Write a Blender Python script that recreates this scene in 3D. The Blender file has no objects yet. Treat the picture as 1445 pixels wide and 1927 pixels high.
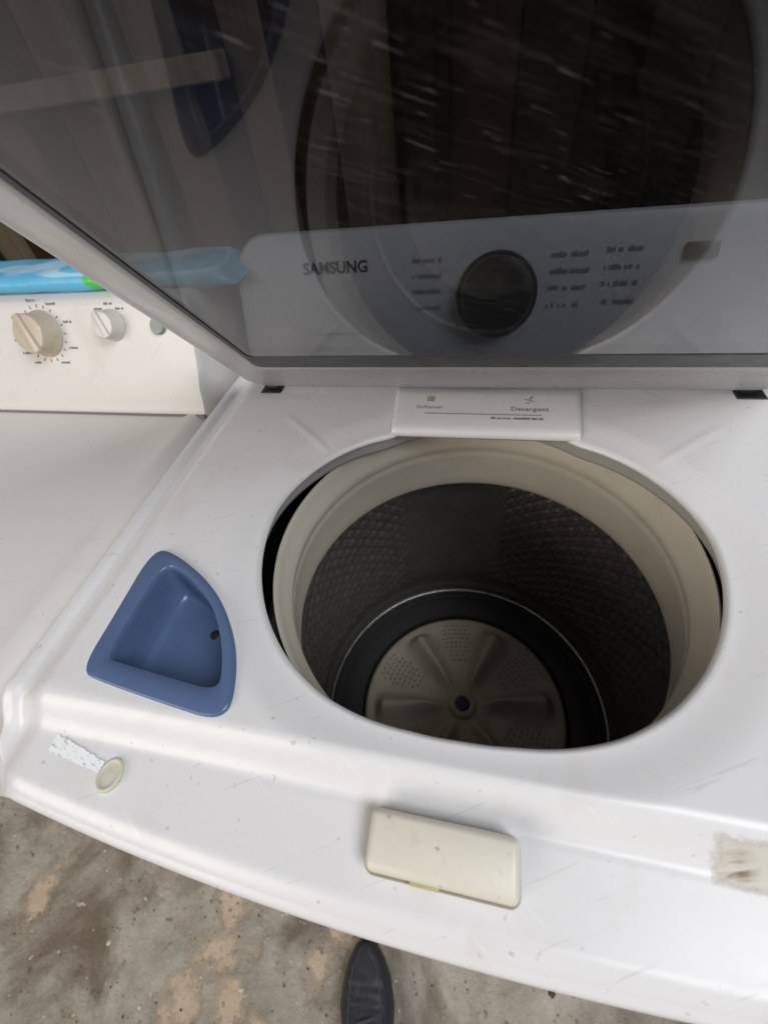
import bpy, bmesh, math, random
from mathutils import Vector, Matrix
random.seed(7)
sc = bpy.context.scene
COL = sc.collection
H = 0.96                                   # height of the washer's top above the floor
rad = math.radians

# ------------------------------------------------------------ camera, world, lamps, exposure
cam_d = bpy.data.cameras.new('camera')
cam = bpy.data.objects.new('camera', cam_d)
COL.objects.link(cam)
cam.location = (-0.00086, 0.06493, 0.2902 + H)
cam.rotation_euler = (0.73577, 0.10940, 0.19160)
cam_d.sensor_fit = 'HORIZONTAL'
cam_d.sensor_width = 36
cam_d.lens = 812.59 / 1445 * 36
cam_d.dof.use_dof = True
cam_d.dof.focus_distance = 0.36
cam_d.dof.aperture_fstop = 7.5
cam_d.clip_start = 0.005
cam_d.clip_end = 200
sc.camera = cam

w = bpy.data.worlds.new('World')
sc.world = w
w.use_nodes = True
w.node_tree.nodes['Background'].inputs['Color'].default_value = (0.88, 0.88, 1.0, 1)
w.node_tree.nodes['Background'].inputs['Strength'].default_value = 0.13

def area(name, loc, target, sx, sy, power, col):
    d = bpy.data.lights.new(name, 'AREA')
    d.shape = 'RECTANGLE'; d.size = sx; d.size_y = sy
    d.energy = power; d.color = col
    o = bpy.data.objects.new(name, d)
    o.location = loc
    o.rotation_euler = (Vector(target) - Vector(loc)).to_track_quat('-Z', 'Y').to_euler()
    COL.objects.link(o)
    return o
# daylight from the open shop front: a wide doorway behind and to the left, a high one to the right
area('doorway_light', (-1.9, -2.1, H + 1.15), (0, 0.3, H), 2.2, 1.8, 50, (1.0, 0.93, 0.83))
area('roof_opening_light', (1.5, -0.72, H + 2.2), (0.1, 0.3, H), 1.6, 1.4, 60, (0.92, 0.955, 1.0))

sc.view_settings.view_transform = 'Standard'
sc.view_settings.look = 'None'
sc.view_settings.gamma = 1
sc.view_settings.exposure = 0.18
sc.cycles.max_bounces = 10
sc.cycles.transparent_max_bounces = 12
sc.cycles.use_denoising = True

# ------------------------------------------------------------ materials
class N:
    """small node-tree helper"""
    def __init__(s, name):
        s.m = bpy.data.materials.new(name); s.m.use_nodes = True
        s.t = s.m.node_tree; s.b = s.t.nodes['Principled BSDF']; s.o = s.t.nodes['Material Output']
    def n(s, typ, **kw):
        nd = s.t.nodes.new(typ)
        for k, v in kw.items():
            if k in nd.inputs: nd.inputs[k].default_value = v
            else: setattr(nd, k, v)
        return nd
    def l(s, a, b): s.t.links.new(a, b)
    def noise(s, scale, detail=4, rough=0.55, vec=None, dist=0.0):
        nd = s.n('ShaderNodeTexNoise'); nd.inputs['Scale'].default_value = scale
        nd.inputs['Detail'].default_value = detail; nd.inputs['Roughness'].default_value = rough
        nd.inputs['Distortion'].default_value = dist
        s.l(vec if vec else s.coord(), nd.inputs['Vector']); return nd.outputs['Fac']
    def coord(s):
        if not hasattr(s, '_c'):
            s._c = s.n('ShaderNodeTexCoord')
        return s._c.outputs['Object']
    def mapped(s, scale=(1, 1, 1), rot=(0, 0, 0)):
        m = s.n('ShaderNodeMapping'); m.inputs['Scale'].default_value = scale
        src = s.coord()
        if any(rot):                                # turn first, then stretch
            m0 = s.n('ShaderNodeMapping'); m0.inputs['Rotation'].default_value = rot
            s.l(src, m0.inputs['Vector']); src = m0.outputs['Vector']
        s.l(src, m.inputs['Vector']); return m.outputs['Vector']
    def ramp(s, fac, pts):
        r = s.n('ShaderNodeValToRGB'); e = r.color_ramp.elements
        while len(e) < len(pts): e.new(0.5)
        for i, (p, c) in enumerate(pts):
            e[i].position = p; e[i].color = (c, c, c, 1) if isinstance(c, (int, float)) else (*c, 1)
        s.l(fac, r.inputs['Fac']); return r.outputs['Color']
    def mix(s, fac, a, b, mode='MIX'):
        m = s.n('ShaderNodeMix'); m.data_type = 'RGBA'; m.blend_type = mode
        for sock, v in ((m.inputs[0], fac), (m.inputs[6], a), (m.inputs[7], b)):
            if isinstance(v, (int, float)): sock.default_value = v
            elif isinstance(v, tuple): sock.default_value = (*v, 1)
            else: s.l(v, sock)
        return m.outputs[2]
    def math(s, op, a, b=0.0, c=0.0):
        m = s.n('ShaderNodeMath'); m.operation = op
        for i, v in enumerate((a, b, c)):
            if isinstance(v, (int, float)): m.inputs[i].default_value = v
            else: s.l(v, m.inputs[i])
        return m.outputs[0]
    def bump(s, h, strength=0.2, dist=0.002):
        b = s.n('ShaderNodeBump'); b.inputs['Strength'].default_value = strength; b.inputs['Distance'].default_value = dist
        s.l(h, b.inputs['Height']); s.l(b.outputs[0], s.b.inputs['Normal'])
    def set(s, **kw):
        for k, v in kw.items():
            k = {'base': 'Base Color', 'rough': 'Roughness', 'metal': 'Metallic', 'coat': 'Coat Weight', 'spec': 'Specular IOR Level'}.get(k, k)
            if isinstance(v, tuple): s.b.inputs[k].default_value = (*v, 1)
            elif isinstance(v, (int, float)): s.b.inputs[k].default_value = v
            else: s.l(v, s.b.inputs[k])
        return s

def plastic(name, col, rough=0.35, var=0.06, scale=14, bump=0.05, bscale=220, grime=0.0, gcol=(0.3, 0.26, 0.2), scratch=0.0):
    a = N(name)
    n1 = a.noise(scale, 5)
    c = a.mix(n1, tuple(x * (1 - var) for x in col), tuple(min(1, x * (1 + var)) for x in col))
    if grime:
        g = a.ramp(a.noise(scale * 1.7, 8, 0.7, dist=0.6), [(0.56, 0), (0.78, grime)])
        c = a.mix(g, c, gcol)
        sp = a.ramp(a.noise(160, 2, 0.5), [(0.70, 0), (0.76, grime * 1.1)])
        c = a.mix(sp, c, tuple(x * 0.55 for x in gcol))
    if scratch:
        v = a.mapped((14, 320, 40), (0, 0, rad(-28)))
        s1 = a.ramp(a.noise(1.0, 3, 0.6, v), [(0.665, 0), (0.70, scratch)])
        c = a.mix(s1, c, tuple(x * 0.62 for x in col))
        v2 = a.mapped((9, 240, 40), (0, 0, rad(35)))
        s2 = a.ramp(a.noise(1.3, 3, 0.6, v2), [(0.67, 0), (0.71, scratch)])
        c = a.mix(s2, c, tuple(min(1, x * 1.18) for x in col))
    r = a.ramp(a.noise(scale * 2.3, 6, 0.65), [(0.3, rough * 0.8), (0.75, min(1, rough * 1.35))])
    a.set(base=c, rough=r)
    a.bump(a.noise(bscale, 3), bump, 0.0008)
    return a.m

M = {}
M['deck'] = plastic('white_enamel_plastic', (0.72, 0.705, 0.70), 0.30, 0.04, 6, 0.06, 45, 0.34, (0.50, 0.43, 0.34), 0.30)
M['cabinet'] = plastic('white_painted_steel', (0.74, 0.735, 0.73), 0.32, 0.03, 5, 0.05, 90, 0.2, (0.42, 0.36, 0.29))
M['dryer'] = plastic('aged_white_enamel', (0.72, 0.69, 0.65), 0.34, 0.04, 6, 0.06, 70, 0.22, (0.42, 0.36, 0.29), 0.25)
M['dispenser'] = plastic('white_gloss_plastic', (0.80, 0.79, 0.78), 0.25, 0.02, 9, 0.03, 90, 0.08)
M['lid'] = plastic('grey_white_lid_plastic', (0.46, 0.46, 0.455), 0.3, 0.04, 12, 0.05, 120, 0.18)
M['cream'] = plastic('yellowed_cream_plastic', (0.68, 0.635, 0.535), 0.38, 0.06, 28, 0.06, 200, 0.45, (0.38, 0.26, 0.12))
M['bumper'] = plastic('cream_rubber', (0.60, 0.57, 0.45), 0.5, 0.05, 60, 0.05, 300, 0.3, (0.3, 0.22, 0.12))
M['blue'] = plastic('slate_blue_plastic', (0.088, 0.138, 0.255), 0.26, 0.08, 26, 0.08, 350, 0.14, (0.22, 0.21, 0.22))
M['blue_cap'] = plastic('blue_cap_plastic', (0.02, 0.035, 0.10), 0.4, 0.05, 40)
M['ring'] = plastic('beige_balance_ring', (0.60, 0.555, 0.46), 0.42, 0.06, 16, 0.06, 160, 0.24, (0.22, 0.18, 0.13))
M['skirt'] = plastic('grey_inner_skirt', (0.40, 0.39, 0.36), 0.5, 0.08, 30, 0.06, 160, 0.3, (0.15, 0.13, 0.1))
M['black'] = plastic('black_plastic', (0.012, 0.013, 0.013), 0.55, 0.2, 40)
M['base_ring'] = plastic('charcoal_base_ring', (0.032, 0.032, 0.034), 0.42, 0.15, 40, 0.08, 200, 0.2, (0.09, 0.08, 0.07))
M['ink'] = plastic('grey_print_ink', (0.22, 0.22, 0.24), 0.6, 0.1, 80)
M['dark_ink'] = plastic('dark_print_ink', (0.03, 0.032, 0.045), 0.5, 0.1, 80)
M['gasket'] = plastic('dark_glass_border', (0.055, 0.055, 0.062), 0.35, 0.12, 30)
M['console'] = plastic('silver_grey_console', (0.50, 0.52, 0.56), 0.32, 0.04, 10, 0.05, 90, 0.15)
M['knob_dark'] = plastic('dark_dial_plastic', (0.022, 0.022, 0.024), 0.32, 0.1, 40)
M['knob_white'] = plastic('off_white_knob', (0.66, 0.63, 0.58), 0.25, 0.04, 30)
M['knob_tan'] = plastic('browned_cream_knob', (0.56, 0.48, 0.37), 0.22, 0.1, 40, 0.05, 200, 0.3, (0.24, 0.13, 0.06))

def m_steel():
    a = N('drum_steel')
    c = a.mix(a.noise(30, 6, 0.7), (0.15, 0.142, 0.13), (0.30, 0.285, 0.26))
    a.set(base=c, metal=0.7, rough=a.ramp(a.noise(60, 5), [(0.3, 0.32), (0.8, 0.5)]))
    a.bump(a.noise(300, 3), 0.1, 0.001)
    return a.m
M['steel'] = m_steel()
def m_trim():
    a = N('bright_steel_trim'); a.set(base=(0.55, 0.53, 0.5), metal=1.0, rough=a.ramp(a.noise(90), [(0.3, 0.25), (0.7, 0.4)])); return a.m
M['trim'] = m_trim()

def m_impeller():
    a = N('taupe_impeller_plastic')
    c = a.mix(a.noise(20, 5), (0.50, 0.44, 0.345), (0.60, 0.535, 0.43))
    g = a.ramp(a.noise(34, 7, 0.7), [(0.55, 0), (0.8, 0.5)])
    c = a.mix(g, c, (0.21, 0.165, 0.12))
    a.set(base=c, rough=0.5)
    a.bump(a.noise(180, 3), 0.12, 0.001)
    return a.m
M['impeller'] = m_impeller()

def m_glass():
    a = N('tinted_lid_glass')
    t = a.t
    tr = a.n('ShaderNodeBsdfTransparent'); tr.inputs['Color'].default_value = (0.43, 0.428, 0.43, 1)
    gl = a.n('ShaderNodeBsdfGlossy'); gl.inputs['Roughness'].default_value = 0.035
    gl.inputs['Color'].default_value = (1, 1, 1, 1)
    lw = a.n('ShaderNodeLayerWeight'); lw.inputs['Blend'].default_value = 0.5
    fr = a.math('MULTIPLY_ADD', a.math('POWER', lw.outputs['Facing'], 3.2), 0.983, 0.017)   # Schlick-like curve of a lightly coated pane
    m1 = a.n('ShaderNodeMixShader')
    a.l(fr, m1.inputs[0]); a.l(tr.outputs[0], m1.inputs[1]); a.l(gl.outputs[0], m1.inputs[2])
    # dust specks and wiped streaks lying on the pane
    du = a.n('ShaderNodeBsdfDiffuse'); du.inputs['Color'].default_value = (0.62, 0.62, 0.60, 1)
    v = a.mapped((30, 340, 1), (0, 0, rad(26)))
    s1 = a.ramp(a.noise(1.0, 6, 0.75, v), [(0.48, 0), (0.82, 0.13)])
    v2 = a.mapped((62, 760, 1), (0, 0, rad(28)))
    gate = a.ramp(a.noise(9, 3, 0.6), [(0.42, 0.0), (0.60, 1.0)])
    s2 = a.math('MULTIPLY', a.ramp(a.noise(1.0, 2, 0.5, v2), [(0.665, 0), (0.73, 0.19)]), gate)
    film = a.ramp(a.noise(5, 4, 0.6), [(0.3, 0.0), (0.8, 0.012)])
    f = a.math('MAXIMUM', a.math('MULTIPLY', s1, 0.5), a.math('MAXIMUM', s2, film))
    m2 = a.n('ShaderNodeMixShader')
    a.l(f, m2.inputs[0]); a.l(m1.outputs[0], m2.inputs[1]); a.l(du.outputs[0], m2.inputs[2])
    a.l(m2.outputs[0], a.o.inputs['Surface'])
    t.nodes.remove(a.b)
    return a.m
M['glass'] = m_glass()

def m_paper():
    a = N('torn_white_paper')
    v = a.mapped((120, 420, 1), (0, 0, rad(20)))
    c = a.mix(a.ramp(a.noise(1.0, 4, 0.7, v), [(0.54, 0), (0.64, 0.7)]), (0.84, 0.86, 0.86), (0.30, 0.31, 0.31))
    a.set(base=c, rough=0.45); return a.m
M['paper'] = m_paper()

def m_residue():
    a = N('sticker_residue')
    v = a.mapped((34, 230, 1), (0, 0, rad(-20)))
    st = a.ramp(a.noise(1.0, 5, 0.65, v), [(0.45, 0), (0.62, 1)])
    sp = a.n('ShaderNodeSeparateXYZ'); a.l(a.coord(), sp.inputs[0])
    d = a.math('SQRT', a.math('ADD', a.math('POWER', a.math('MULTIPLY', sp.outputs[0], 1.0), 2), a.math('POWER', a.math('MULTIPLY', sp.outputs[1], 1.0), 2)))
    blot = a.ramp(d, [(0.003, 1), (0.0105, 0)])
    f = a.math('MULTIPLY', st, blot)
    c = a.mix(f, (0.66, 0.63, 0.55), (0.22, 0.135, 0.06))
    ex = a.math('DIVIDE', a.math('ABSOLUTE', a.math('SUBTRACT', sp.outputs[0], 0.0065)), 0.0195)
    ey = a.math('DIVIDE', a.math('ABSOLUTE', a.math('SUBTRACT', sp.outputs[1], 0.0028)), 0.0112)
    ed = a.math('ADD', a.math('MAXIMUM', ex, ey), a.math('MULTIPLY', a.math('SUBTRACT', a.noise(140, 4, 0.7), 0.5), 0.7))
    al = a.ramp(ed, [(0.70, 0.85), (0.98, 0.0)])
    a.set(base=c, rough=0.55, Alpha=al); return a.m
M['residue'] = m_residue()

def m_floor():
    a = N('worn_concrete')
    co = a.coord()
    c = a.mix(a.ramp(a.noise(7, 9, 0.68), [(0.3, 0), (0.72, 1)]), (0.27, 0.23, 0.18), (0.64, 0.59, 0.50))
    c = a.mix(a.ramp(a.noise(3.2, 5, 0.6, dist=1.0), [(0.47, 0), (0.62, 0.85)]), c, (0.17, 0.125, 0.08))
    # exposed clay-coloured patches where the topping has flaked off
    sp = a.n('ShaderNodeSeparateXYZ'); a.l(co, sp.inputs[0])
    warp = a.noise(15, 9, 0.72)
    tot = None
    for (x, y, rx, ry, k) in ((-0.47, -0.03, 0.06, 0.05, 1), (-0.46, -0.10, 0.075, 0.05, 1), (-0.41, -0.17, 0.045, 0.06, 1.1), (-0.51, -0.19, 0.05, 0.05, 1.1),
                              (-0.93, -0.10, 0.045, 0.085, 0.9), (-0.215, -0.02, 0.05, 0.03, 1), (-0.25, -0.08, 0.03, 0.05, 0.9), (-0.33, -0.18, 0.05, 0.02, 1), (-0.72, -0.30, 0.10, 0.05, .8)):
        dx = a.math('DIVIDE', a.math('SUBTRACT', sp.outputs[0], x), rx)
        dy = a.math('DIVIDE', a.math('SUBTRACT', sp.outputs[1], y), ry)
        d = a.math('SQRT', a.math('ADD', a.math('MULTIPLY', dx, dx), a.math('MULTIPLY', dy, dy)))
        v = a.math('MULTIPLY', a.math('SUBTRACT', 1.25, d), k)
        tot = v if tot is None else a.math('MAXIMUM', tot, v)
    tot = a.math('ADD', a.math('MULTIPLY', tot, 0.55), a.math('MULTIPLY', a.math('SUBTRACT', warp, 0.5), 2.6))
    pm = a.ramp(tot, [(0.10, 0), (0.48, 0.9)])
    pc = a.mix(a.noise(24, 4), (0.60, 0.43, 0.28), (0.74, 0.63, 0.49))
    c = a.mix(pm, c, pc)
    c = a.mix(a.ramp(a.noise(46, 4, 0.6), [(0.62, 0), (0.70, 0.7)]), c, (0.12, 0.095, 0.07))
    c = a.mix(a.ramp(a.noise(70, 2, 0.5), [(0.70, 0), (0.74, 0.8)]), c, (0.52, 0.49, 0.43))
    a.set(base=c, rough=0.85)
    h = a.math('ADD', a.noise(18, 9, 0.72), a.math('MULTIPLY', pm, -0.25))
    a.bump(h, 1.0, 0.02)
    return a.m
M['floor'] = m_floor()

def m_wood(name, c1, c2):
    a = N(name)
    v = a.mapped((26, 26, 1.6))
    n1 = a.noise(1.0, 7, 0.65, v, 0.8)
    c = a.mix(a.ramp(n1, [(0.3, 0), (0.7, 1)]), c1, c2)
    a.set(base=c, rough=0.85, spec=0.12); a.bump(n1, 0.4, 0.003); return a.m
WOODS = [m_wood('dark_board_wood', (0.008, 0.0065, 0.005), (0.018, 0.014, 0.010)),  # near-black tones put the shade over the wall into the wood colour
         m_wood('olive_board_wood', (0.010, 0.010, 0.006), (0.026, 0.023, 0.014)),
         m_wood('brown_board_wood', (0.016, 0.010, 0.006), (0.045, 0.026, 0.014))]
WOODS.append(m_wood('lit_board_wood', (0.085, 0.066, 0.042), (0.18, 0.142, 0.095)))  # paler copy: light on the left boards put into the colour
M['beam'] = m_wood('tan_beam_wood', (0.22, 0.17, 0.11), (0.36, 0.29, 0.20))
M['tarp'] = plastic('dark_green_sheet', (0.012, 0.035, 0.018), 0.5, 0.4, 12, 0.3, 40)

def m_bag():
    a = N('printed_blue_film')
    sp = a.n('ShaderNodeSeparateXYZ'); a.l(a.coord(), sp.inputs[0])
    c = a.mix(a.noise(9, 3), (0.08, 0.42, 0.68), (0.18, 0.56, 0.80))
    wv = a.n('ShaderNodeTexWave'); wv.inputs['Scale'].default_value = 14; wv.inputs['Distortion'].default_value = 4; wv.inputs['Detail'].default_value = 2
    wv.bands_direction = 'Z'; wv.inputs['Detail Scale'].default_value = 1.2
    a.l(a.mapped((0.35, 1, 1)), wv.inputs['Vector'])
    c = a.mix(a.ramp(wv.outputs['Fac'], [(0.90, 0), (0.97, 0.6)]), c, (0.62, 0.78, 0.88))
    # a green printed spot
    dx = a.math('DIVIDE', a.math('SUBTRACT', sp.outputs[0], -0.028), 0.026)
    dz = a.math('DIVIDE', a.math('SUBTRACT', sp.outputs[2], 0.004), 0.013)
    d = a.math('ADD', a.math('MULTIPLY', dx, dx), a.math('MULTIPLY', dz, dz))
    c = a.mix(a.ramp(d, [(0.8, 1), (1.0, 0)]), c, (0.06, 0.55, 0.08))
    a.set(base=c, rough=0.35); a.bump(a.noise(30, 4), 0.5, 0.004); return a.m
M['bag'] = m_bag()
M['leather'] = plastic('black_shoe_leather', (0.020, 0.020, 0.025), 0.46, 0.3, 50, 0.5, 260, 0.6, (0.09, 0.085, 0.085))
M['sole'] = plastic('black_rubber_sole', (0.03, 0.03, 0.032), 0.7, 0.2, 50, 0.2, 200, 0.5, (0.14, 0.12, 0.1))
M['lace'] = plastic('grey_black_lace', (0.045, 0.045, 0.055), 0.8, 0.2, 200, 0.4, 500)

# ------------------------------------------------------------ mesh helpers (deck coordinates: z = 0 is the washer's top)
def root(name, loc, label, cat, group=None):
    o = bpy.data.objects.new(name, None); COL.objects.link(o)
    o.location = loc; o.empty_display_size = 0.05
    o['label'] = label; o['category'] = cat
    if group: o['group'] = group
    return o
def wloc(o):
    v = Vector((0, 0, 0))
    while o: v = v + o.location; o = o.parent
    return v
def mesh(name, vs, fs, mat, parent=None, smooth=True, dz=None, origin=None, sharp=None):
    """vs in deck coordinates; the object gets its own origin so copies and textures stay local"""
    dz = H if dz is None else dz
    P = wloc(parent) if parent else Vector((0, 0, 0))
    W = [Vector((v[0], v[1], v[2] + dz)) for v in vs]
    if origin is None:
        origin = Vector((0, 0, 0)) if parent is None else P
    else:
        origin = Vector((origin[0], origin[1], origin[2] + dz))
    me = bpy.data.meshes.new(name)
    me.from_pydata([tuple(v - origin) for v in W], [], fs)
    bm = bmesh.new(); bm.from_mesh(me)
    bmesh.ops.recalc_face_normals(bm, faces=bm.faces)
    bm.to_mesh(me); bm.free()
    if smooth: me.polygons.foreach_set('use_smooth', [True] * len(me.polygons))
    if sharp is not None: me.set_sharp_from_angle(angle=rad(sharp))
    me.materials.append(mat)
    o = bpy.data.objects.new(name, me); COL.objects.link(o)
    o.parent = parent; o.location = origin - P
    return o
def grid_faces(nr, nc, close_c=False, close_r=False):
    fs = []
    for i in range(nr if close_r else nr - 1):
        for j in range(nc if close_c else nc - 1):
            a = i * nc + j; b = i * nc + (j + 1) % nc
            c = ((i + 1) % nr) * nc + (j + 1) % nc; d = ((i + 1) % nr) * nc + j
            fs.append((a, b, c, d))
    return fs
def lathe(prof, c, n=128):
    vs = []
    for r, z in prof:
        for k in range(n):
            t = 2 * math.pi * k / n
            vs.append((c[0] + r * math.cos(t), c[1] + r * math.sin(t), z + (c[2] if len(c) > 2 else 0)))
    return vs, grid_faces(len(prof), n, True)
def rbox(x0, x1, y0, y1, z0, z1, bev=0.003, seg=3):
    bm = bmesh.new()
    bmesh.ops.create_cube(bm, size=1)
    for v in bm.verts:
        v.co = Vector(((x0 + x1) / 2 + v.co.x * (x1 - x0), (y0 + y1) / 2 + v.co.y * (y1 - y0), (z0 + z1) / 2 + v.co.z * (z1 - z0)))
    if bev: bmesh.ops.bevel(bm, geom=list(bm.edges), offset=bev, segments=seg, profile=0.5, affect='EDGES')
    bm.verts.index_update()
    r = ([tuple(v.co) for v in bm.verts], [tuple(v.index for v in f.verts) for f in bm.faces])
    bm.free(); return r
def join(*parts):
    V, F = [], []
    for vs, fs in parts:
        o = len(V); V += list(vs); F += [tuple(i + o for i in f) for f in fs]
    return V, F
def xf(vf, Mx):
    return [tuple(Mx @ Vector(v)) for v in vf[0]], vf[1]
def S(t):
    t = max(0.0, min(1.0, t)); return t * t * (3 - 2 * t)
def interp(x, pts):
    for (x0, y0), (x1, y1) in zip(pts, pts[1:]):
        if x <= x1:
            return y0 + (y1 - y0) * max(0, (x - x0) / (x1 - x0))
    return pts[-1][1]
def smooth_poly(pts, n, it=2):
    """closed Chaikin-smoothed, evenly resampled outline"""
    P = [Vector(p) for p in pts]
    for _ in range(it):
        Q = []
        for a, b in zip(P, P[1:] + P[:1]):
            Q += [a * 0.75 + b * 0.25, a * 0.25 + b * 0.75]
        P = Q
    L = [0]
    for a, b in zip(P, P[1:] + P[:1]): L.append(L[-1] + (b - a).length)
    out = []; j = 0
    for k in range(n):
        s = L[-1] * k / n
        while L[j + 1] < s: j += 1
        t = (s - L[j]) / (L[j + 1] - L[j])
        out.append(P[j].lerp(P[(j + 1) % len(P)], t))
    return out
def rrect_pts(x0, x1, y0, y1, r, seg, sub):
    P = []
    cs = ((x1 - r, y1 - r, 0), (x0 + r, y1 - r, 90), (x0 + r, y0 + r, 180), (x1 - r, y0 + r, 270))
    for cx, cy, a0 in cs:
        for i in range(seg + 1):
            a = rad(a0 + 90 * i / seg); P.append((cx + r * math.cos(a), cy + r * math.sin(a)))
    Q = []
    for i, p in enumerate(P):
        q = P[(i + 1) % len(P)]; m = sub if (i + 1) % (seg + 1) == 0 else 1
        for k in range(m): Q.append((p[0] + (q[0] - p[0]) * k / m, p[1] + (q[1] - p[1]) * k / m))
    return Q
def text_mesh(body, size, bold=0.0):
    c = bpy.data.curves.new('t', 'FONT'); c.body = body; c.size = size; c.align_x = 'CENTER'; c.align_y = 'CENTER'; c.offset = bold; c.extrude = 0.0002
    c.resolution_u = 3
    o = bpy.data.objects.new('t', c); COL.objects.link(o)
    dg = bpy.context.evaluated_depsgraph_get()
    me = bpy.data.meshes.new_from_object(o.evaluated_get(dg))
    r = ([tuple(v.co) for v in me.vertices], [tuple(f.vertices) for f in me.polygons])
    bpy.data.objects.remove(o); bpy.data.curves.remove(c); bpy.data.meshes.remove(me)
    return r
def bar(x0, x1, y0, y1, t=0.0004):
    return ([(x0, y0, 0), (x1, y0, 0), (x1, y1, 0), (x0, y1, 0), (x0, y0, t), (x1, y0, t), (x1, y1, t), (x0, y1, t)],
            [(3, 2, 1, 0), (4, 5, 6, 7), (0, 1, 5, 4), (1, 2, 6, 5), (2, 3, 7, 6), (3, 0, 4, 7)])
def scribble(w, h, seed):
    """one line of print too small and blurred to read: a row of uneven letter-high strokes"""
    r = random.Random(seed); out = []; x = -w / 2
    while x < w / 2:
        ww = r.uniform(0.35, 0.75) * h
        if r.random() < 0.85: out.append(bar(x, x + ww * 0.72, -h / 2, h / 2 * r.choice((0.5, 0.55, 1.0))))
        x += ww
    return join(*out)

# ------------------------------------------------------------ setting: floor and the boarded wall behind
fl = mesh('floor', [(-12, -12, 0), (12, -12, 0), (12, 12, 0), (-12, 12, 0)], [(0, 1, 2, 3)], M['floor'], dz=0, smooth=False)
fl['kind'] = 'structure'

wall = root('board_wall', (0, 1.75, 0), 'dark wall of upright wooden boards behind the washer', 'wall')
x = -3.4; k = 0
while x < 3.0:
    wd = random.uniform(0.11, 0.19)
    b = rbox(-wd / 2, wd / 2, -0.012, 0.012, -1.15, 1.15, 0.003, 1)
    o = mesh('board', b[0], b[1], (WOODS[[3, 2, 3, 1, 3, 2][k % 6]] if x < -0.45 else WOODS[[0, 1, 0, 0, 2, 1][k % 6]]), wall, smooth=False, dz=0, origin=(0, 0, 0))  # left boards mix in the lit copy, the rest stay darkened
    o.location = (x + wd / 2, random.uniform(-0.008, 0.008), 1.15)
    x += wd + random.uniform(0.001, 0.005); k += 1
b = rbox(-3.5, 3.2, 1.765, 1.80, -H, 1.36, 0.002, 1)
mesh('backing', b[0], b[1], WOODS[0], wall, smooth=False)
b = rbox(-3.4, -0.78, 1.66, 1.73, 0.255, 0.315, 0.004, 1)
mesh('rail', b[0], b[1], M['beam'], wall, smooth=False, origin=(-1.8, 1.69, 0.28))
for px in (-0.23, 0.36):
    b = rbox(px - 0.045, px + 0.045, 1.64, 1.735, -H, 1.30, 0.004, 1)
    mesh('post', b[0], b[1], WOODS[0], wall, smooth=False, origin=(px, 1.69, 0))

# ------------------------------------------------------------ the open washer
CY = 0.3202
W = root('washing_machine', (0, 0.35, 0), 'open white top loading washer with blue tray and raised glass lid', 'washing machine')
b = rbox(-0.342, 0.342, 0.062, 0.70, -H + 0.02, -0.055, 0.012, 3)
b = (b[0], [f for f in b[1] if not all(b[0][i][2] > -0.056 for i in f)])          # open at the top: the tub hangs inside
mesh('cabinet', b[0], b[1], M['cabinet'], W, sharp=40)
for sx in (-0.29, 0.29):
    for yy in (0.12, 0.64):
        lv, lf = lathe([(0.0, 0.03), (0.02, 0.03), (0.02, 0.012), (0.026, 0.008), (0.026, 0.0), (0.0, 0.0)], (sx, yy, 0), 16)
        mesh('foot', lv, lf, M['black'], W, dz=0, origin=(sx, yy, 0), sharp=40)

RH = [(-90, .177), (-80, .1785), (-70, .183), (-60, .187), (-48, .189), (-36, .189), (-22, .188), (-9, .1865), (0, .185), (8, .181), (18, .174), (29, .1655), (40, .156), (49.5, .147)]
def rhole(th):
    ph = math.degrees(math.asin(max(-1, min(1, math.sin(th)))))
    if ph > 49.5: return 0.147
    return interp(ph, RH)
def yfront(x): return 0.046 + 0.2 * x * x
def inside(x, y):
    if abs(x) > 0.349 or y > 0.70 or y < yfront(x): return False
    c = 0.055; ax = abs(x)
    cx, cy = 0.349 - c, yfront(0.349 - c) + c
    if ax > cx and y < cy: return (ax - cx) ** 2 + (y - cy) ** 2 < c * c
    return True
def rout(th):
    lo, hi = 0.1, 0.8
    for _ in range(40):
        m = (lo + hi) / 2
        if inside(m * math.cos(th), CY + m * math.sin(th)): lo = m
        else: hi = m
    return lo
TRAY_OUT = [(-.284, .252), (-.262, .252), (-.206, .222), (-.172, .185), (-.155, .152), (-.151, .124), (-.200, .129), (-.258, .136), (-.277, .140), (-.279, .185)]
TRAY_IN = [(-.264, .237), (-.246, .235), (-.205, .210), (-.183, .184), (-.170, .160), (-.165, .143), (-.200, .146), (-.250, .151), (-.263, .153), (-.264, .190)]
def pin(x, y, poly):
    c = False; n = len(poly)
    for i in range(n):
        x1, y1 = poly[i]; x2, y2 = poly[i - 1]
        if (y1 > y) != (y2 > y) and x < (x2 - x1) * (y - y1) / (y2 - y1) + x1: c = not c
    return c
tcx = -0.222; tcy = 0.182
TRAY_CUT = [(tcx + (p[0] - tcx) * 1.1, tcy + (p[1] - tcy) * 1.1) for p in TRAY_IN]
def hdeck(x, y, rr=None):
    d = 0.349 - abs(x)
    z = -0.021 * (1 - S((d - 0.012) / 0.040)) + 0.004 * S((0.012 - d) / 0.005)
    yf = yfront(x)
    z -= 0.0195 * S((0.126 - y) / 0.026)
    z -= max(0, 0.098 - y) * 0.10
    e = y - yf
    if e < 0.012: z -= 0.006 * (1 - max(0, e) / 0.012) ** 2
    u = (abs(x) - 0.158) * 0.763 + (y - 0.400) * 0.646          # pressed creases running out from the opening
    if 0 < u < 0.10: z += 0.0011 * math.exp(-(((abs(x) - 0.158) * -0.646 + (y - 0.400) * 0.763) / 0.0032) ** 2) * S(u / 0.015) * S((0.10 - u) / 0.02)
    if rr is not None: z -= 0.0050 * (1 - S(rr / 0.034)) if rr < 0.034 else 0
    return z
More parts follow.
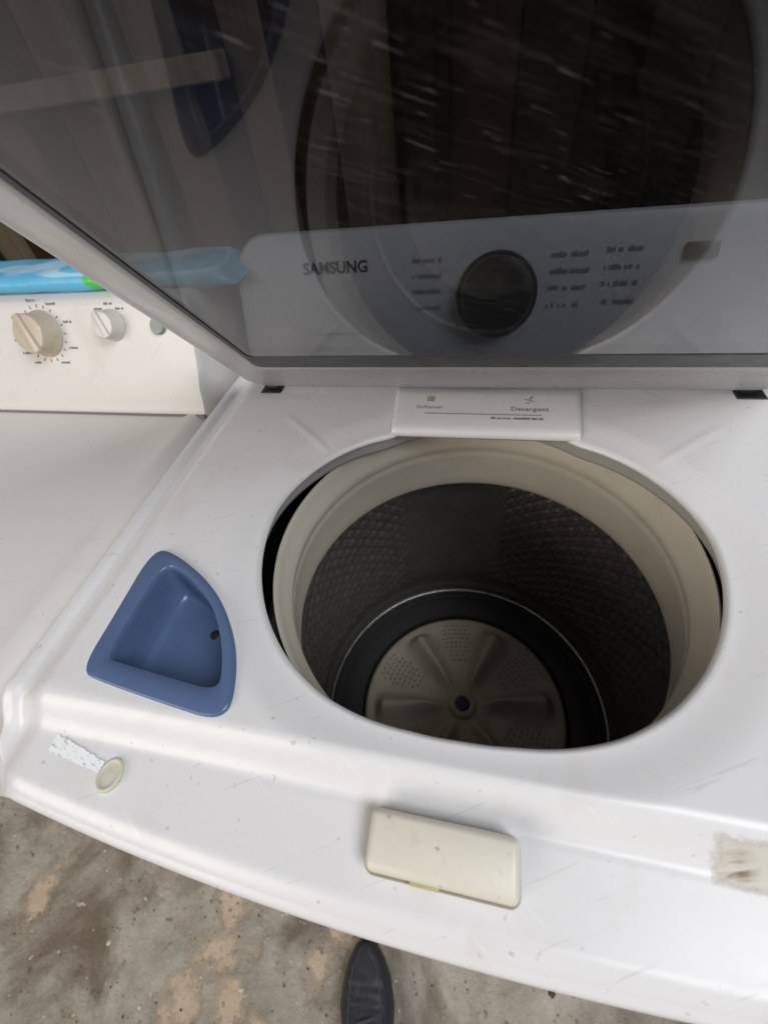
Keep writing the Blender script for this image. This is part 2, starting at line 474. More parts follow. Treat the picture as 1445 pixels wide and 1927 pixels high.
NT, NR = 420, 84
vs = []
rows = []
ths = [2 * math.pi * k / NT for k in range(NT)]
rh = [rhole(t) + 0.005 - 0.003 * math.cos(t) for t in ths]
for _ in range(6):                                # soften the corners of the opening a little
    rh = [(rh[i - 1] + 2 * rh[i] + rh[(i + 1) % NT]) / 4 for i in range(NT)]
ro = [rout(t) for t in ths]
for off, zz in ((0.010, -0.0062), (-0.0015, -0.0062), (-0.0028, -0.0052), (-0.0032, -0.0040), (-0.0024, -0.0022), (-0.0012, -0.0010)):
    for k, t in enumerate(ths):
        r = rh[k] + off; x, y = r * math.cos(t), CY + r * math.sin(t)
        vs.append((x, y, hdeck(x, y, 0.0) + zz))
for i in range(NR):
    f = i / (NR - 1)
    for k, t in enumerate(ths):
        r = rh[k] + (ro[k] - rh[k]) * f
        x, y = r * math.cos(t), CY + r * math.sin(t)
        z = hdeck(x, y, r - rh[k])
        if pin(x, y, TRAY_CUT): z = -0.06
        vs.append((x, y, z))
for off, zz in ((0.0022, -0.001), (0.0040, -0.0032), (0.0048, -0.007), (0.0048, -0.016), (0.0030, -0.0172), (0.0030, -0.022), (0.0055, -0.0235), (0.0055, -0.038), (-0.006, -0.042)):
    for k, t in enumerate(ths):
        r = ro[k]
        x, y = r * math.cos(t), CY + r * math.sin(t)
        z = hdeck(x, y)
        r2 = r + off; vs.append((r2 * math.cos(t), CY + r2 * math.sin(t), z + zz))
mesh('top_cover', vs, grid_faces(6 + NR + 9, NT, True), M['deck'], W)

# inner skirt under the opening
vs = []
for dr, z in ((0.0095, -0.016), (0.0100, -0.029), (0.0105, -0.0325), (0.0130, -0.0335), (0.016, -0.0330)):
    for k, t in enumerate(ths[::3]):
        r = rh[k * 3] + dr - 0.002
        vs.append((r * math.cos(t), CY + r * math.sin(t), z))
mesh('opening_skirt', vs, grid_faces(5, len(ths[::3]), True), M['skirt'], W)

# tub: dark outer wall, balance ring, drum, base ring, impeller
tub = mesh('tub', *lathe([(0.262, -0.052), (0.262, -0.53), (0.02, -0.545), (0.0, -0.545)], (0, CY, 0), 96), M['black'], W, origin=(0, CY, -0.54))
mesh('balance_ring', *lathe([(0.2005, -0.150), (0.1965, -0.075), (0.1950, -0.043), (0.1942, -0.0400), (0.1928, -0.0395), (0.1915, -0.0415), (0.1900, -0.048), (0.1868, -0.060), (0.1842, -0.0665), (0.1838, -0.0705),
                             (0.1842, -0.0745), (0.1860, -0.079), (0.1868, -0.0835), (0.1862, -0.086), (0.1875, -0.093), (0.1900, -0.110), (0.1922, -0.130), (0.1936, -0.143), (0.1955, -0.148), (0.2005, -0.150), (0.2325, -0.153)],
                            (0.003, CY - 0.002, 0), 192), M['ring'], tub, sharp=50)
# drum wall with pressed diamonds
vs = []; NZ, NA = 110, 540
for i in range(NZ):
    f = i / (NZ - 1); z = -0.150 - 0.345 * f
    for k in range(NA):
        t = 2 * math.pi * k / NA
        u = k / NA * 54; v = f * 15
        a_ = (u + v) % 1.0 - 0.5; b_ = (u - v) % 1.0 - 0.5
        e = 1 - min(1, 2.0 * max(abs(a_), abs(b_)))
        amp = 0.0062 * S((f - 0.06) / 0.05) * S((0.86 - f) / 0.05)
        if (k // 60) % 3 == 2: amp *= 0.35
        r = 0.2345 - amp * (1 - abs(2 * e - 1)) * 1.0
        if f > 0.90: r -= 0.004 * S((f - 0.90) / 0.05)
        vs.append((r * math.cos(t), CY + r * math.sin(t), z))
mesh('drum', vs, grid_faces(NZ, NA, True), M['steel'], tub)
mesh('drum_trim', *lathe([(0.2310, -0.497), (0.2310, -0.4905), (0.2290, -0.4895), (0.2275, -0.4915), (0.2275, -0.497)], (0, CY, 0), 160), M['trim'], tub)
mesh('base_ring', *lathe([(0.2275, -0.499), (0.2268, -0.4945), (0.2235, -0.4925), (0.2165, -0.4925), (0.2145, -0.4945), (0.2120, -0.4935), (0.190, -0.4945), (0.1755, -0.497), (0.1735, -0.500), (0.1725, -0.512)],
                         (0, CY, 0), 160), M['base_ring'], tub, sharp=40)
# impeller with six petals
vs = []; NRI, NAI = 70, 360
for i in range(NRI):
    f = i / (NRI - 1); r = 0.012 + 0.1585 * f
    for k in range(NAI):
        t = 2 * math.pi * k / NAI
        deg = math.degrees(t) - 10
        da = ((deg + 30) % 60) - 30
        sx = r * math.sin(rad(da))
        q = (r - 0.022) / 0.133
        wdt = 0.0095 + 0.0185 * S(q * 1.1) if q < 1 else 0.028
        hgt = 0.030 * S(q / 0.35) * S((1.0 - q) / 0.16)
        prof = math.exp(-(sx / (wdt * 0.62)) ** 2 * 0.9)
        dip = -0.0035 * math.exp(-((abs(sx) - wdt * 1.5) / (wdt * 0.6)) ** 2) * S(q / 0.3) * S((1.03 - q) / 0.2)
        z = -0.5005 + 0.012 * (1 - f) ** 1.4 + hgt * prof + dip
        if f > 0.96: z -= 0.006 * ((f - 0.96) / 0.04) ** 2
        vs.append((r * math.cos(t), CY + r * math.sin(t), z))
imp = mesh('impeller', vs, grid_faces(NRI, NAI, True), M['impeller'], tub, origin=(0, CY, -0.5))
hv = lathe([(0.024, -0.4900), (0.0225, -0.4835), (0.019, -0.4805), (0.0145, -0.4800), (0.0125, -0.4830), (0.0, -0.4835)], (0, CY, 0), 48)
hub = mesh('hub', *hv, M['impeller'], tub, origin=(0, CY, -0.485), sharp=60)
mesh('hub_cap', *lathe([(0.0122, -0.4835), (0.0118, -0.4815), (0.010, -0.4808), (0.0, -0.4802)], (0, CY, 0), 32), M['blue_cap'], tub, origin=(0, CY, -0.482))
# rows of short drain slots between the petals
sl = []
for s in range(6):
    base = 10 + 60 * s + 30
    for rr in range(9):
        r = 0.083 + rr * 0.0088
        span = 26 - 7 * abs(rr - 4) / 4
        nd = int(r * rad(span) / 0.0088)
        for j in range(nd):
            t = rad(base - span / 2 + span * (j + 0.5 * (rr % 2)) / nd)
            f = (r - 0.012) / 0.1585
            z = -0.5005 + 0.012 * (1 - f) ** 1.4 + 0.0001
            bb = bar(-0.0026, 0.0026, -0.0007, 0.0007, 0.0006)
            sl.append(xf(bb, Matrix.Translation((r * math.cos(t), CY + r * math.sin(t), z)) @ Matrix.Rotation(t + math.pi / 2, 4, 'Z')))
o = mesh('drain_slots', *join(*sl), plastic('dark_slot', (0.20, 0.17, 0.13), 0.7, 0.1, 30), tub, smooth=False)
o['kind'] = 'stuff'

# bleach tray
TO = smooth_poly(TRAY_OUT, 120, 3); TI = smooth_poly(TRAY_IN, 120, 3)
def align(P):
    c = Vector((tcx, tcy)); 
    Q = sorted(P, key=lambda p: math.atan2((p - c).y, (p - c).x)); return Q
TO = align(TO); TI = align(TI)
cen = Vector((tcx, tcy))
def loop(P, sc_, z): return [(cen.x + (p.x - cen.x) * sc_, cen.y + (p.y - cen.y) * sc_, z) for p in P]
vs = loop(TO, 1.0, -0.006) + loop(TO, 1.0, 0.0012) + loop(TO, 0.992, 0.0026) + loop(TO, 0.975, 0.0032)
vs += [((a.x + b.x) / 2, (a.y + b.y) / 2, 0.0030) for a, b in zip(TO, TI)]
vs += loop(TI, 1.03, 0.0030) + loop(TI, 1.005, 0.0020) + loop(TI, 0.992, -0.003) + loop(TI, 0.982, -0.024) + loop(TI, 0.955, -0.0345) + loop(TI, 0.90, -0.0385) + loop(TI, 0.80, -0.0400)
for q in (0.5, 0.25, 0.001): vs += loop(TI, q, -0.0405)
tray = mesh('bleach_tray', vs, grid_faces(15, 120, True), M['blue'], W, origin=(tcx, tcy, 0))
mesh('drain_hole', *xf(lathe([(0.0042, 0.0004), (0.0036, 0.0008), (0.0, 0.0007)], (0, 0, 0), 20), Matrix.Translation((-0.2135, 0.1985, -0.0402)) @ Matrix.Rotation(rad(10), 4, 'X')), M['black'], tray, origin=(-.2135, .1985, -.034))

# detergent dispenser at the back of the opening
vs = []
prof = [(0.462, -0.0095), (0.4395, -0.0095), (0.4375, -0.006), (0.4385, -0.001), (0.4415, 0.0012), (0.447, 0.0026), (0.47, 0.0036), (0.50, 0.0044), (0.535, 0.0046), (0.535, -0.012)]
xs = [(-0.1055, -0.009), (-0.1050, -0.002), (-0.1035, -0.0004), (-0.100, 0.0)] + [(-0.09 + 0.18 * i / 12, 0.0) for i in range(13)] + [(0.100, 0.0), (0.1035, -0.0004), (0.1050, -0.002), (0.1055, -0.009)]
for y, z in prof:
    tp = 0.925 + 0.075 * (y - 0.43) / 0.105
    for xx, zo in xs: vs.append((xx * tp, y, z if y < 0.4629 and z < -0.004 else min(z, z + zo)))
disp = mesh('dispenser', vs, grid_faces(len(prof), len(xs)), M['dispenser'], W)
def on_disp(vf, x, y): return xf(vf, Matrix.Translation((x, y, 0.0036 + (y - 0.47) * 0.026)) @ Matrix.Rotation(rad(1.4), 4, 'X'))
mesh('softener_lettering', *on_disp(text_mesh('Softener', 0.0088), -0.060, 0.4775), M['ink'], disp, smooth=False)
mesh('detergent_lettering', *on_disp(text_mesh('Detergent', 0.0095, 0.00012), 0.048, 0.4765), M['ink'], disp, smooth=False)
mesh('printed_rule', *on_disp(bar(-0.064, 0.060, -0.0005, 0.0005), 0.0, 0.4660), M['ink'], disp, smooth=False)
mesh('small_print', *on_disp(scribble(0.052, 0.0030, 5), 0.034, 0.4600), M['ink'], disp, smooth=False)
ic = [bar(-0.0045, 0.0045, yy - 0.0005, yy + 0.0005) for yy in (-0.0035, -0.0010, 0.0015, 0.0040)]
mesh('softener_icon', *on_disp(join(*ic), -0.060, 0.4925), M['ink'], disp, smooth=False)
ic = [xf(bar(-0.0055, 0.0055, -0.0005, 0.0005), Matrix.Rotation(rad(-25), 4, 'Z')), xf(bar(-0.001, 0.005, -0.0005, 0.0005), Matrix.Translation((0.001, 0.003, 0.0004)) @ Matrix.Rotation(rad(60), 4, 'Z')), bar(-0.0035, 0.001, -0.0055, -0.0045)]
mesh('detergent_icon', *on_disp(join(*ic), 0.048, 0.4925), M['ink'], disp, smooth=False)

# cream latch block, bumper, torn label and sticker residue on the front apron
b = rbox(-0.047, 0.035, 0.0695, 0.0985, -0.024, 0.0, 0.0045, 4)
def latch_z(v):
    x, y, z = v
    if z > -0.012: z += -0.0045 * S((0.0905 - y) / 0.02) - 0.0035
    return (x, y, z)
bl = mesh('latch_block', [latch_z(v) for v in b[0]], b[1], M['cream'], W, origin=(-0.006, 0.084, 0), sharp=60)
vs = []
for g in (-0.0015, 0.0, 0.0014):
    for (x, y) in rrect_pts(-0.047 - g, 0.035 + g, 0.0695 - g, 0.0985 + g, 0.0045 + max(0, g), 8, 10):
        vs.append((x, y, hdeck(x, y) + 0.0005 - (0.004 if g < 0 else 0)))
mesh('latch_gap_shade', vs, grid_faces(3, len(vs) // 3, True), plastic('gap_shade_tan', (0.33, 0.28, 0.21), 0.8, 0.3, 60), W, origin=(-0.006, 0.084, -0.01))  # strip laid on the deck, its darker colour stands for the shaded gap
b = rbox(-0.022, -0.006, 0.0678, 0.0712, -0.0205, -0.0155, 0.0008, 2)
mesh('latch_tab', b[0], b[1], plastic('olive_yellow_tab', (0.42, 0.38, 0.16), 0.5), W, origin=(-0.014, 0.069, -0.018), sharp=40)
bz = hdeck(-0.2265, 0.086) 
def oval(sx, sy, prof, c, n=48):
    vs = []
    for q, z in prof:
        for k in range(n):
            t = 2 * math.pi * k / n
            vs.append((c[0] + sx * q * math.cos(t), c[1] + sy * q * math.sin(t), c[2] + z))
    return vs, grid_faces(len(prof), n, True)
mesh('bumper', *oval(0.0086, 0.0104, [(1.0, -0.004), (1.0, 0.0016), (0.93, 0.0030), (0.82, 0.0034), (0.76, 0.0026), (0.70, 0.0022), (0.35, 0.0027), (0.0, 0.0028)], (-0.2265, 0.0855, bz)), M['bumper'], W, origin=(-0.2265, 0.0855, bz))
# torn paper label, following the apron
vs = []; nx = 26
for i in range(nx):
    f = i / (nx - 1); x = -0.282 + 0.046 * f
    yc = 0.0965 - 0.0080 * f; hw = 0.0054 - 0.0022 * f + random.uniform(-0.0007, 0.0007)
    for j in range(5):
        y = yc - hw + 2 * hw * j / 4
        vs.append((x + random.uniform(-.0006, .0006), y, hdeck(x, y) + 0.0007))
mesh('torn_label', vs, grid_faces(nx, 5), M['paper'], W, origin=(-.25, .098, -.012))
vs = []
for i in range(16):
    for j in range(12):
        x = 0.130 + 0.040 * i / 15 + 0.0010 * math.sin(j * 0.7); y = 0.0965 + 0.0225 * j / 11 + 0.0006 * math.sin(i * 0.6)
        vs.append((x, y, hdeck(x, y) + 0.0006))
mesh('sticker_residue', vs, grid_faces(16, 12), M['residue'], W, origin=(0.1435, 0.1050, -0.01))

# hinge slots
for sx in (-1, 1):
    b = rbox(sx * 0.268 - 0.014, sx * 0.268 + 0.014, 0.5065, 0.545, -0.012, 0.0012, 0.001, 1)
    mesh('hinge_slot', b[0], b[1], M['black'], W, smooth=False, origin=(sx * 0.268, 0.52, 0))

# lid: deep frame round a tinted pane, held half open
LA = rad(130)
LS = Vector((0, math.cos(LA), math.sin(LA))); LN = Vector((0, -math.sin(LA), math.cos(LA))); LO = Vector((0, 0.49, 0.0))
def lid_pt(x, s, n): return tuple(LO + Vector((x, 0, 0)) + LS * s + LN * n)
def rrect(x0, x1, y0, y1, r, seg=10):
    P = []
    for cx, cy, a0 in ((x1 - r, y1 - r, 0), (x0 + r, y1 - r, 90), (x0 + r, y0 + r, 180), (x1 - r, y0 + r, 270)):
        for i in range(seg + 1):
            a = rad(a0 + 90 * i / seg); P.append((cx + r * math.cos(a), cy + r * math.sin(a)))
    return P
# half width, lower edge, depth behind the pane, corner radius
prof = [(0.2165, 0.1165, -0.006, 0.008), (0.2165, 0.1165, 0.0005, 0.008), (0.2185, 0.1145, 0.0012, 0.009), (0.224, 0.108, -0.0002, 0.012), (0.240, 0.087, -0.0055, 0.015), (0.258, 0.057, -0.0125, 0.018), (0.272, 0.028, -0.0175, 0.02),
        (0.281, 0.004, -0.0200, 0.022), (0.2855, -0.005, -0.0205, 0.024), (0.2905, -0.0105, -0.0222, 0.026), (0.2945, -0.0130, -0.0262, 0.027), (0.299, -0.0135, -0.033, 0.028), (0.302, -0.0135, -0.041, 0.028), (0.300, -0.011, -0.046, 0.027),
        (0.288, 0.004, -0.0475, 0.024), (0.286, 0.006, -0.044, 0.024), (0.270, 0.040, -0.0225, 0.02), (0.224, 0.112, -0.006, 0.01)]
vs = []
for hw, sb, n, r in prof:
    for (x, s) in rrect(-hw, hw, sb, 0.47 + (hw - 0.2165) * 0.8, r):
        vs.append(lid_pt(x, s, n))
lid = mesh('lid', vs, grid_faces(len(prof), 44, True, True), M['lid'], W, sharp=50)
P = rrect(-0.2160, 0.2160, 0.1170, 0.4695, 0.008)
vs = [lid_pt(x, s, -0.0040) for x, s in P] + [lid_pt(x, s, 0.0) for x, s in P]
n = len(P)
fs = [tuple(range(n)), tuple(range(2 * n - 1, n - 1, -1))] + [(i, (i + 1) % n, n + (i + 1) % n, n + i) for i in range(n)]
gl = mesh('glass_pane', vs, fs, M['glass'], lid, smooth=False)
# lay the pane's own axes along the lid so the streaks run in its plane
Mx = Matrix((Vector((1, 0, 0)), LS, LN)).transposed().to_4x4()
gl.data.transform(Mx.inverted()); gl.rotation_euler = Mx.to_euler()
oP = rrect(-0.2158, 0.2158, 0.1172, 0.4693, 0.008); iP = rrect(-0.2118, 0.2118, 0.1420, 0.466, 0.006)
vs = [lid_pt(x, s, 0.0002) for x, s in oP] + [lid_pt(x, s, 0.0007) for x, s in oP] + [lid_pt(x, s, 0.0007) for x, s in iP] + [lid_pt(x, s, 0.0002) for x, s in iP]
mesh('pane_border', vs, grid_faces(4, 44, True, True), M['gasket'], lid, smooth=False)
for sx in (-1, 1):
    b = rbox(sx * 0.268 - 0.009, sx * 0.268 + 0.009, 0.516, 0.556, -0.006, 0.006, 0.003, 2)
    mesh('hinge_arm', b[0], b[1], M['black'], lid, origin=(sx * 0.268, 0.53, 0), sharp=40)

# console behind the lid
def cons_face(x, z, up=0.0):                     # a point on the sloped face, lifted by up along its normal
    nrm = Vector((0, -1, 0.4)).normalized()
    return Vector((x, 0.588 + 0.4 * z, z)) + nrm * up
out = rrect(-0.334, 0.334, -0.03, 0.142, 0.045, 12)
out = [(x, z if z > 0.03 else (z if abs(x) < 0.28 else z)) for x, z in out]
def ins(P, d):
    return [((abs(x) - d) * (1 if x > 0 else -1), z - d if z > 0.05 else z) for x, z in P]
rows = []
for d, up in ((0.0, -0.09), (0.0, -0.012), (0.001, -0.006), (0.004, -0.0015), (0.010, 0.0)):
    rows += [tuple(cons_face(x, z, up)) for x, z in ins(out, d)]
n = len(out)
fs = grid_faces(5, n, True) + [tuple(range(4 * n, 5 * n)), tuple(range(n - 1, -1, -1))]
cons = mesh('console', rows, fs, M['console'], W, sharp=35)
fa = math.atan2(1, 0.4)                          # tilt of the face
FM = Matrix((Vector((1, 0, 0)), Vector((0, 0.4, 1)).normalized(), Vector((0, -1, 0.4)).normalized())).transposed().to_4x4()
def on_cons(vf, x, z, up=0.0004): return xf(vf, Matrix.Translation(cons_face(x, z, up)) @ FM)
mesh('brand_lettering', *on_cons(text_mesh('SAMSUNG', 0.0185, 0.0005), -0.194, 0.102), M['dark_ink'], cons, smooth=False)
for i, z in enumerate((0.1055, 0.090, 0.0745, 0.0575)):
    mesh('cycle_print', *on_cons(scribble(0.034, 0.0055, 10 + i), -0.079, z), M['ink'], cons, smooth=False)
    mesh('cycle_print', *on_cons(scribble(0.040, 0.0055, 30 + i), 0.083, z - 0.001), M['ink'], cons, smooth=False)
    mesh('option_print', *on_cons(scribble(0.036, 0.0055, 50 + i), 0.138, z + 0.001), M['ink'], cons, smooth=False)
mesh('small_print', *on_cons(scribble(0.064, 0.0035, 77), -0.195, 0.031), M['dark_ink'], cons, smooth=False)
mesh('dial', *on_cons(lathe([(0.047, 0.0), (0.0465, 0.004), (0.044, 0.007), (0.0415, 0.009), (0.0405, 0.026), (0.038, 0.0305), (0.030, 0.032), (0.0, 0.032)], (0, 0, 0), 72), 0.005, 0.068), M['knob_dark'], cons, sharp=45)
mesh('dial_pointer', *on_cons(bar(-0.0012, 0.0012, 0.014, 0.034, 0.001), 0.005, 0.068, 0.0322), M['base_ring'], cons, smooth=False)
b = rbox(-0.016, 0.016, -0.008, 0.008, 0.0, 0.005, 0.002, 2)
mesh('start_button', *on_cons(b, 0.213, 0.102), M['knob_dark'], cons, sharp=40)

# ------------------------------------------------------------ the dryer next to it
D = root('dryer', (-0.72, 0.35, 0), 'plain white dryer with two round knobs, standing beside the open washer', 'dryer')
DZ = -0.03
b = rbox(-1.06, -0.372, 0.06, 0.70, -H + 0.02, DZ - 0.034, 0.012, 3)
mesh('cabinet', b[0], b[1], M['dryer'], D, sharp=40)
for sx in (-1.01, -0.42):
    for yy in (0.12, 0.64):
        lv, lf = lathe([(0.0, 0.03), (0.02, 0.03), (0.02, 0.012), (0.026, 0.008), (0.026, 0.0), (0.0, 0.0)], (sx, yy, 0), 16)
        mesh('foot', lv, lf, M['black'], D, dz=0, origin=(sx, yy, 0), sharp=40)
# top panel with a rolled edge
vs = []
X0, X1, Y0, Y1 = -1.065, -0.3685, 0.045, 0.545
for d, z in ((0.0, -0.033), (0.0, -0.020), (0.002, -0.013), (0.006, -0.006), (0.011, -0.0010), (0.018, 0.0022), (0.026, 0.0020), (0.036, -0.0010), (0.060, -0.0015), (0.12, -0.0015)):
    vs += [(x, y, DZ + z) for x, y in rrect(X0 + d, X1 - d, Y0 + d, Y1 - min(d, 0.004), max(0.005, 0.04 - d * 0.5))]
fs = grid_faces(10, 44, True) + [tuple(range(9 * 44, 10 * 44))]
mesh('top_panel', vs, fs, M['dryer'], D)
# console: curved foot, sloped face
def dface(z): return 0.510 + 0.5 * z
pr = [(0.4965, -0.0335), (0.4965, DZ + 0.002), (0.4985, DZ + 0.006), (0.503, -0.014), (0.509, 0.004), (dface(0.022), 0.022)] + [(dface(z), z) for z in (0.04, 0.065, 0.085, 0.094)] + [(0.5605, 0.1005), (0.566, 0.1025), (0.580, 0.1025), (0.70, 0.097), (0.70, -0.0335)]
xs = [-1.062, -1.061, -1.058, -1.050] + [-1.04 + 0.655 * i / 10 for i in range(11)] + [-0.377, -0.371, -0.3690, -0.3685]
vs = []
for i, xx in enumerate(xs):
    e = {0: 0.012, 1: 0.005, 2: 0.0015, 3: 0.0003}.get(min(i, len(xs) - 1 - i), 0.0)
    for y, z in pr:
        vs.append((xx, y + (e if y < 0.57 else 0), z - (e if z > 0.09 else 0)))
fs = grid_faces(len(xs), len(pr)) + [tuple(range(len(pr))), tuple(range((len(xs) - 1) * len(pr), len(xs) * len(pr)))]
dc = mesh('console', vs, fs, M['dryer'], D, sharp=45)
b = rbox(-1.058, -0.3705, 0.4935, 0.500, DZ - 0.004, DZ + 0.0012, 0.0004, 1)
mesh('seam_strip', b[0], b[1], plastic('dull_grey_seam', (0.20, 0.19, 0.18), 0.6), D, smooth=False, origin=(-0.7, 0.497, DZ))
DM = Matrix((Vector((1, 0, 0)), Vector((0, 0.5, 1)).normalized(), Vector((0, -1, 0.5)).normalized())).transposed().to_4x4()
def on_dc(vf, x, z, up=0.0003): return xf(vf, Matrix.Translation(Vector((x, dface(z), z)) + Vector((0, -1, 0.5)).normalized() * up) @ DM)
def knob(rk, hk):
    prof = [(rk * 1.12, 0.0), (rk * 1.10, 0.003), (rk * 1.0, 0.005), (rk * 0.97, 0.010), (rk * 0.93, hk * 0.9), (rk * 0.86, hk), (rk * 0.5, hk * 1.02), (0.0, hk * 1.02)]
    return lathe(prof, (0, 0, 0), 48)
def grip(rk, hk): return rbox(-rk * 0.22, rk * 0.22, -rk * 0.95, rk * 0.95, hk * 0.9, hk * 1.16, rk * 0.05, 3)
for (x, z, rk, hk, name) in ((-0.600, 0.066, 0.027, 0.024, 'timer_knob'), (-0.486, 0.074, 0.0175, 0.018, 'heat_knob')):
    mesh(name, *on_dc(join(knob(rk, hk), xf(grip(rk, hk), Matrix.Rotation(rad(25), 4, 'Z'))), x, z), M['knob_white'] if name == 'heat_knob' else M['knob_tan'], dc, sharp=45)
tk = []
for k in range(20):
    a = 2 * math.pi * k / 20
    tk.append(xf(bar(-0.0006, 0.0006, 0.033, 0.037), Matrix.Rotation(a, 4, 'Z')))
for k, a in enumerate((20, 60, 100, 150, 190, 215, 240, 300, 335)):
    tk.append(xf(scribble(0.014, 0.003, 90 + k), Matrix.Translation((0.047 * math.cos(rad(a)), 0.043 * math.sin(rad(a)), 0))))
mesh('timer_marks', *on_dc(join(*tk), -0.600, 0.066), M['ink'], dc, smooth=False)
tk = [xf(scribble(0.012, 0.003, 120 + k), Matrix.Translation((0.026 * math.cos(rad(a)), 0.026 * math.sin(rad(a)), 0))) for k, a in enumerate((50, 90, 130))]
mesh('heat_marks', *on_dc(join(*tk), -0.486, 0.074), M['ink'], dc, smooth=False)
mesh('start_button', *on_dc(lathe([(0.0105, 0), (0.0105, 0.003), (0.009, 0.005), (0.0, 0.0052)], (0, 0, 0), 28), -0.416, 0.072), plastic('grey_button', (0.27, 0.29, 0.29), 0.4), dc, sharp=45)

# ------------------------------------------------------------ blue packet lying on the dryer's console
vs = []; NX, NP = 46, 22
for i in range(NX):
    f = i / (NX - 1); x = -0.80 + 0.485 * f
    e = S(f / 0.06) * S((1 - f) / 0.06)
    for k in range(NP):
        a = 2 * math.pi * k / NP
        ca, sa = math.cos(a), math.sin(a)
        yy = 0.625 + 0.044 * (abs(ca) ** 0.7) * (1 if ca > 0 else -1) * (0.75 + 0.25 * e)
        hh = 0.0145 * (0.25 + 0.75 * e) * (1 + 0.10 * math.sin(x * 31) + 0.07 * math.sin(x * 67 + k))
        zz = 0.0990 + 0.0145 * (0.25 + 0.75 * e) + hh * (abs(sa) ** 0.7) * (1 if sa > 0 else -1)
        vs.append((x, yy, max(zz, 0.1012)))
fs = grid_faces(NX, NP, True) + [tuple(range(NP)), tuple(range((NX - 1) * NP, NX * NP))]
bag = mesh('packet', vs, fs, M['bag'], None, origin=(-0.475, 0.625, 0.113))
bag['label'] = 'bright blue plastic packet with a green spot lying on the dryer'; bag['category'] = 'packet'

# ------------------------------------------------------------ dark green bag in front of the wall
vs = []; NX, NP = 26, 48
for i in range(NX):
    f = i / (NX - 1)
    for k in range(NP):
        a = 2 * math.pi * k / NP
        r = (0.30 - 0.10 * f ** 2) * (1 + 0.05 * math.sin(5 * a + 3 * f) + 0.04 * math.sin(11 * a + 7 * f)) * (1 if f < 0.9 else 1 - 4 * (f - 0.9))
        vs.append((0.72 + r * math.cos(a), 1.25 + 0.8 * r * math.sin(a), 1.16 * f))
fs = grid_faces(NX, NP, True) + [tuple(range(NP)), tuple(range((NX - 1) * NP, NX * NP))]
sack = mesh('sack', vs, fs, M['tarp'], None, dz=0, origin=(0.72, 1.25, 0))
sack['label'] = 'tall dark green sack seen through the tinted lid'; sack['category'] = 'sack'

# ------------------------------------------------------------ black shoe on the floor below the washer's front edge
SH = root('shoe', (-0.124, -0.168, 0), 'black lace-up shoe with its toe at the foot of the washer', 'shoe')
def shoe_half(f):   # half width along the length, 0 heel .. 1 toe
    return interp(f, [(0, 0.016), (0.03, 0.027), (0.12, 0.034), (0.35, 0.036), (0.55, 0.044), (0.70, 0.0485), (0.82, 0.043), (0.90, 0.034), (0.955, 0.024), (0.985, 0.0145), (1, 0.006)])
def shoe_top(f):
    return interp(f, [(0, 0.085), (0.08, 0.092), (0.30, 0.090), (0.42, 0.090), (0.55, 0.078), (0.70, 0.058), (0.85, 0.048), (0.94, 0.042), (0.985, 0.034), (1, 0.024)])
LEN = 0.30; ang = rad(13)
RM = Matrix.Translation((-0.124, -0.168, 0)) @ Matrix.Rotation(ang, 4, 'Z')
def put(v): return tuple(RM @ Vector(v))
NL, NP = 60, 33
vs = []
for i in range(NL):
    f = 1 - (1 - i / (NL - 1)) ** 1.35 if i > NL / 2 else i / (NL - 1) * (1 - 0.5 ** 1.35) / 0.5
    f = min(1, f)
    hw, tp = shoe_half(f), shoe_top(f)
    for k in range(NP):
        a = math.pi * k / (NP - 1)
        cx = math.cos(a); sx = math.sin(a)
        xx = hw * (abs(cx) ** 0.62) * (1 if cx > 0 else -1)
        zz = 0.016 + (tp - 0.016) * (sx ** 0.62)
        if f < 0.42 and sx > 0.82:                       # the foot opening sinks in
            zz -= 0.045 * S((sx - 0.82) / 0.12) * S((0.42 - f) / 0.05) * S((f - 0.03) / 0.05)
        if 0.60 < f < 0.82: zz += 0.0022 * math.sin(f * 150 + 2.2 * cx + 0.8 * math.sin(5 * cx)) * sx * S((f - 0.60) / 0.04) * S((0.82 - f) / 0.05)     # flex creases
        zz += 0.0011 * math.sin(f * 47 + 3.1 * cx) * math.sin(4.3 * cx + f * 21) * sx
        if f > 0.80: zz += 0.0020 * S((f - 0.80) / 0.01) * (1 if sx > 0.2 else 0)   # toe cap
        vs.append(put((xx, -LEN / 2 + LEN * f, zz)))
mesh('upper', vs, grid_faces(NL, NP), M['leather'], SH, dz=0)
vs = []
for q, z in ((0.90, 0.0), (1.04, 0.002), (1.07, 0.010), (1.06, 0.020), (1.0, 0.022), (0.8, 0.022)):
    ringp = []
    fsamp = [1 - (1 - j / 39) ** 1.4 for j in range(40)]
    for f in fsamp: ringp.append((shoe_half(f) * q, -LEN / 2 + LEN * f + (0.003 if f > 0.97 and q > 1 else 0), z + 0.008 * S((f - 0.8) / 0.2)))
    for f in reversed(fsamp): ringp.append((-shoe_half(f) * q, -LEN / 2 + LEN * f + (0.003 if f > 0.97 and q > 1 else 0), z + 0.008 * S((f - 0.8) / 0.2)))
    vs += [put(v) for v in ringp]
fs = grid_faces(6, 80, True) + [tuple(range(80))]
mesh('sole', vs, fs, M['sole'], SH, dz=0, sharp=50)
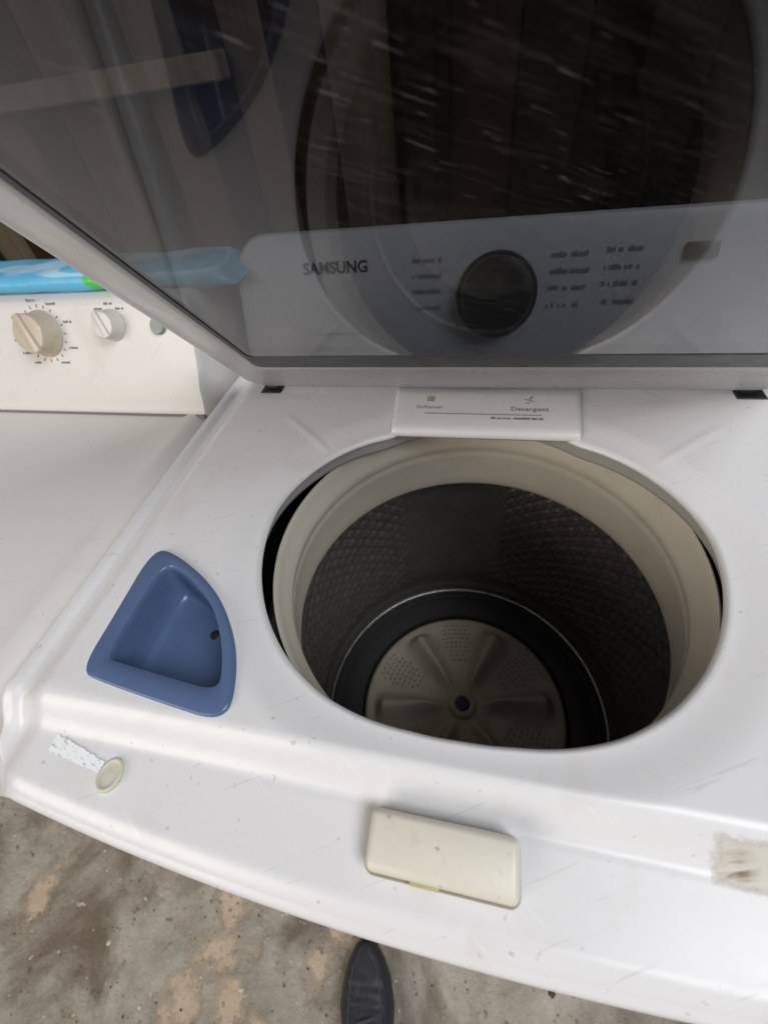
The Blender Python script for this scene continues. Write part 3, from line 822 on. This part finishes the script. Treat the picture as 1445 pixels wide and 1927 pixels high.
for i in range(4):
    f = 0.50 + 0.050 * i
    pts = []
    for k in range(13):
        u = -1 + 2 * k / 12
        pts.append(Vector((0.020 * u, -LEN / 2 + LEN * f + 0.004 * u * (1 if i % 2 else -1), shoe_top(f) + 0.0025 - 0.006 * u * u)))
    lv = []
    for p_ in pts:
        for k in range(8):
            a = 2 * math.pi * k / 8
            lv.append(put((p_.x, p_.y + 0.0032 * math.cos(a), p_.z + 0.0018 * math.sin(a))))
    mesh('lace', lv, grid_faces(13, 8, True), M['lace'], SH, dz=0)
# stitched seams of the toe
for sx in (-1, 1):
    lv = []
    for j in range(24):
        f = 0.62 + 0.345 * j / 23
        xx = sx * shoe_half(f) * (0.62 - 0.25 * S((f - 0.85) / 0.12)); cx = abs(xx) / shoe_half(f); a = math.acos(min(1, cx ** (1 / 0.62)))
        zz = 0.016 + (shoe_top(f) - 0.016) * (math.sin(a) ** 0.62) + (0.0020 if f > 0.80 else 0)
        for k in range(6):
            t = 2 * math.pi * k / 6
            lv.append(put((xx + 0.0021 * math.cos(t), -LEN / 2 + LEN * f, zz + 0.0008 + 0.0018 * math.sin(t))))
    mesh('seam', lv, grid_faces(24, 6, True), M['lace'], SH, dz=0)

# ------------------------------------------------------------ grit and flakes lying on the concrete
rg = random.Random(3)
ch = []
for i in range(620):
    x = rg.uniform(-1.15, 0.45); y = rg.uniform(-0.42, 0.03); r = rg.uniform(0.0012, 0.0042) * (2.0 if rg.random() < 0.06 else 1)
    n = 5; a0 = rg.uniform(0, 6.3)
    pb = [(x + r * rg.uniform(0.7, 1.2) * math.cos(a0 + 6.283 * k / n), y + r * rg.uniform(0.6, 1.0) * math.sin(a0 + 6.283 * k / n), 0.0) for k in range(n)]
    tp = (x, y, r * rg.uniform(0.4, 0.8))
    ch.append((pb + [tp], [(k, (k + 1) % n, n) for k in range(n)] + [tuple(range(n))]))
def m_grit():
    a = N('mixed_grit')
    a.set(base=a.ramp(a.noise(37, 0), [(0.35, (0.09, 0.07, 0.05)), (0.5, (0.34, 0.28, 0.2)), (0.62, (0.62, 0.57, 0.48))]), rough=0.9); return a.m
gr = mesh('grit', *join(*ch), m_grit(), None, dz=0.0005, smooth=False)
gr['kind'] = 'stuff'; gr['label'] = 'small grit and flakes scattered over the concrete floor'; gr['category'] = 'grit'

bpy.context.view_layer.update()
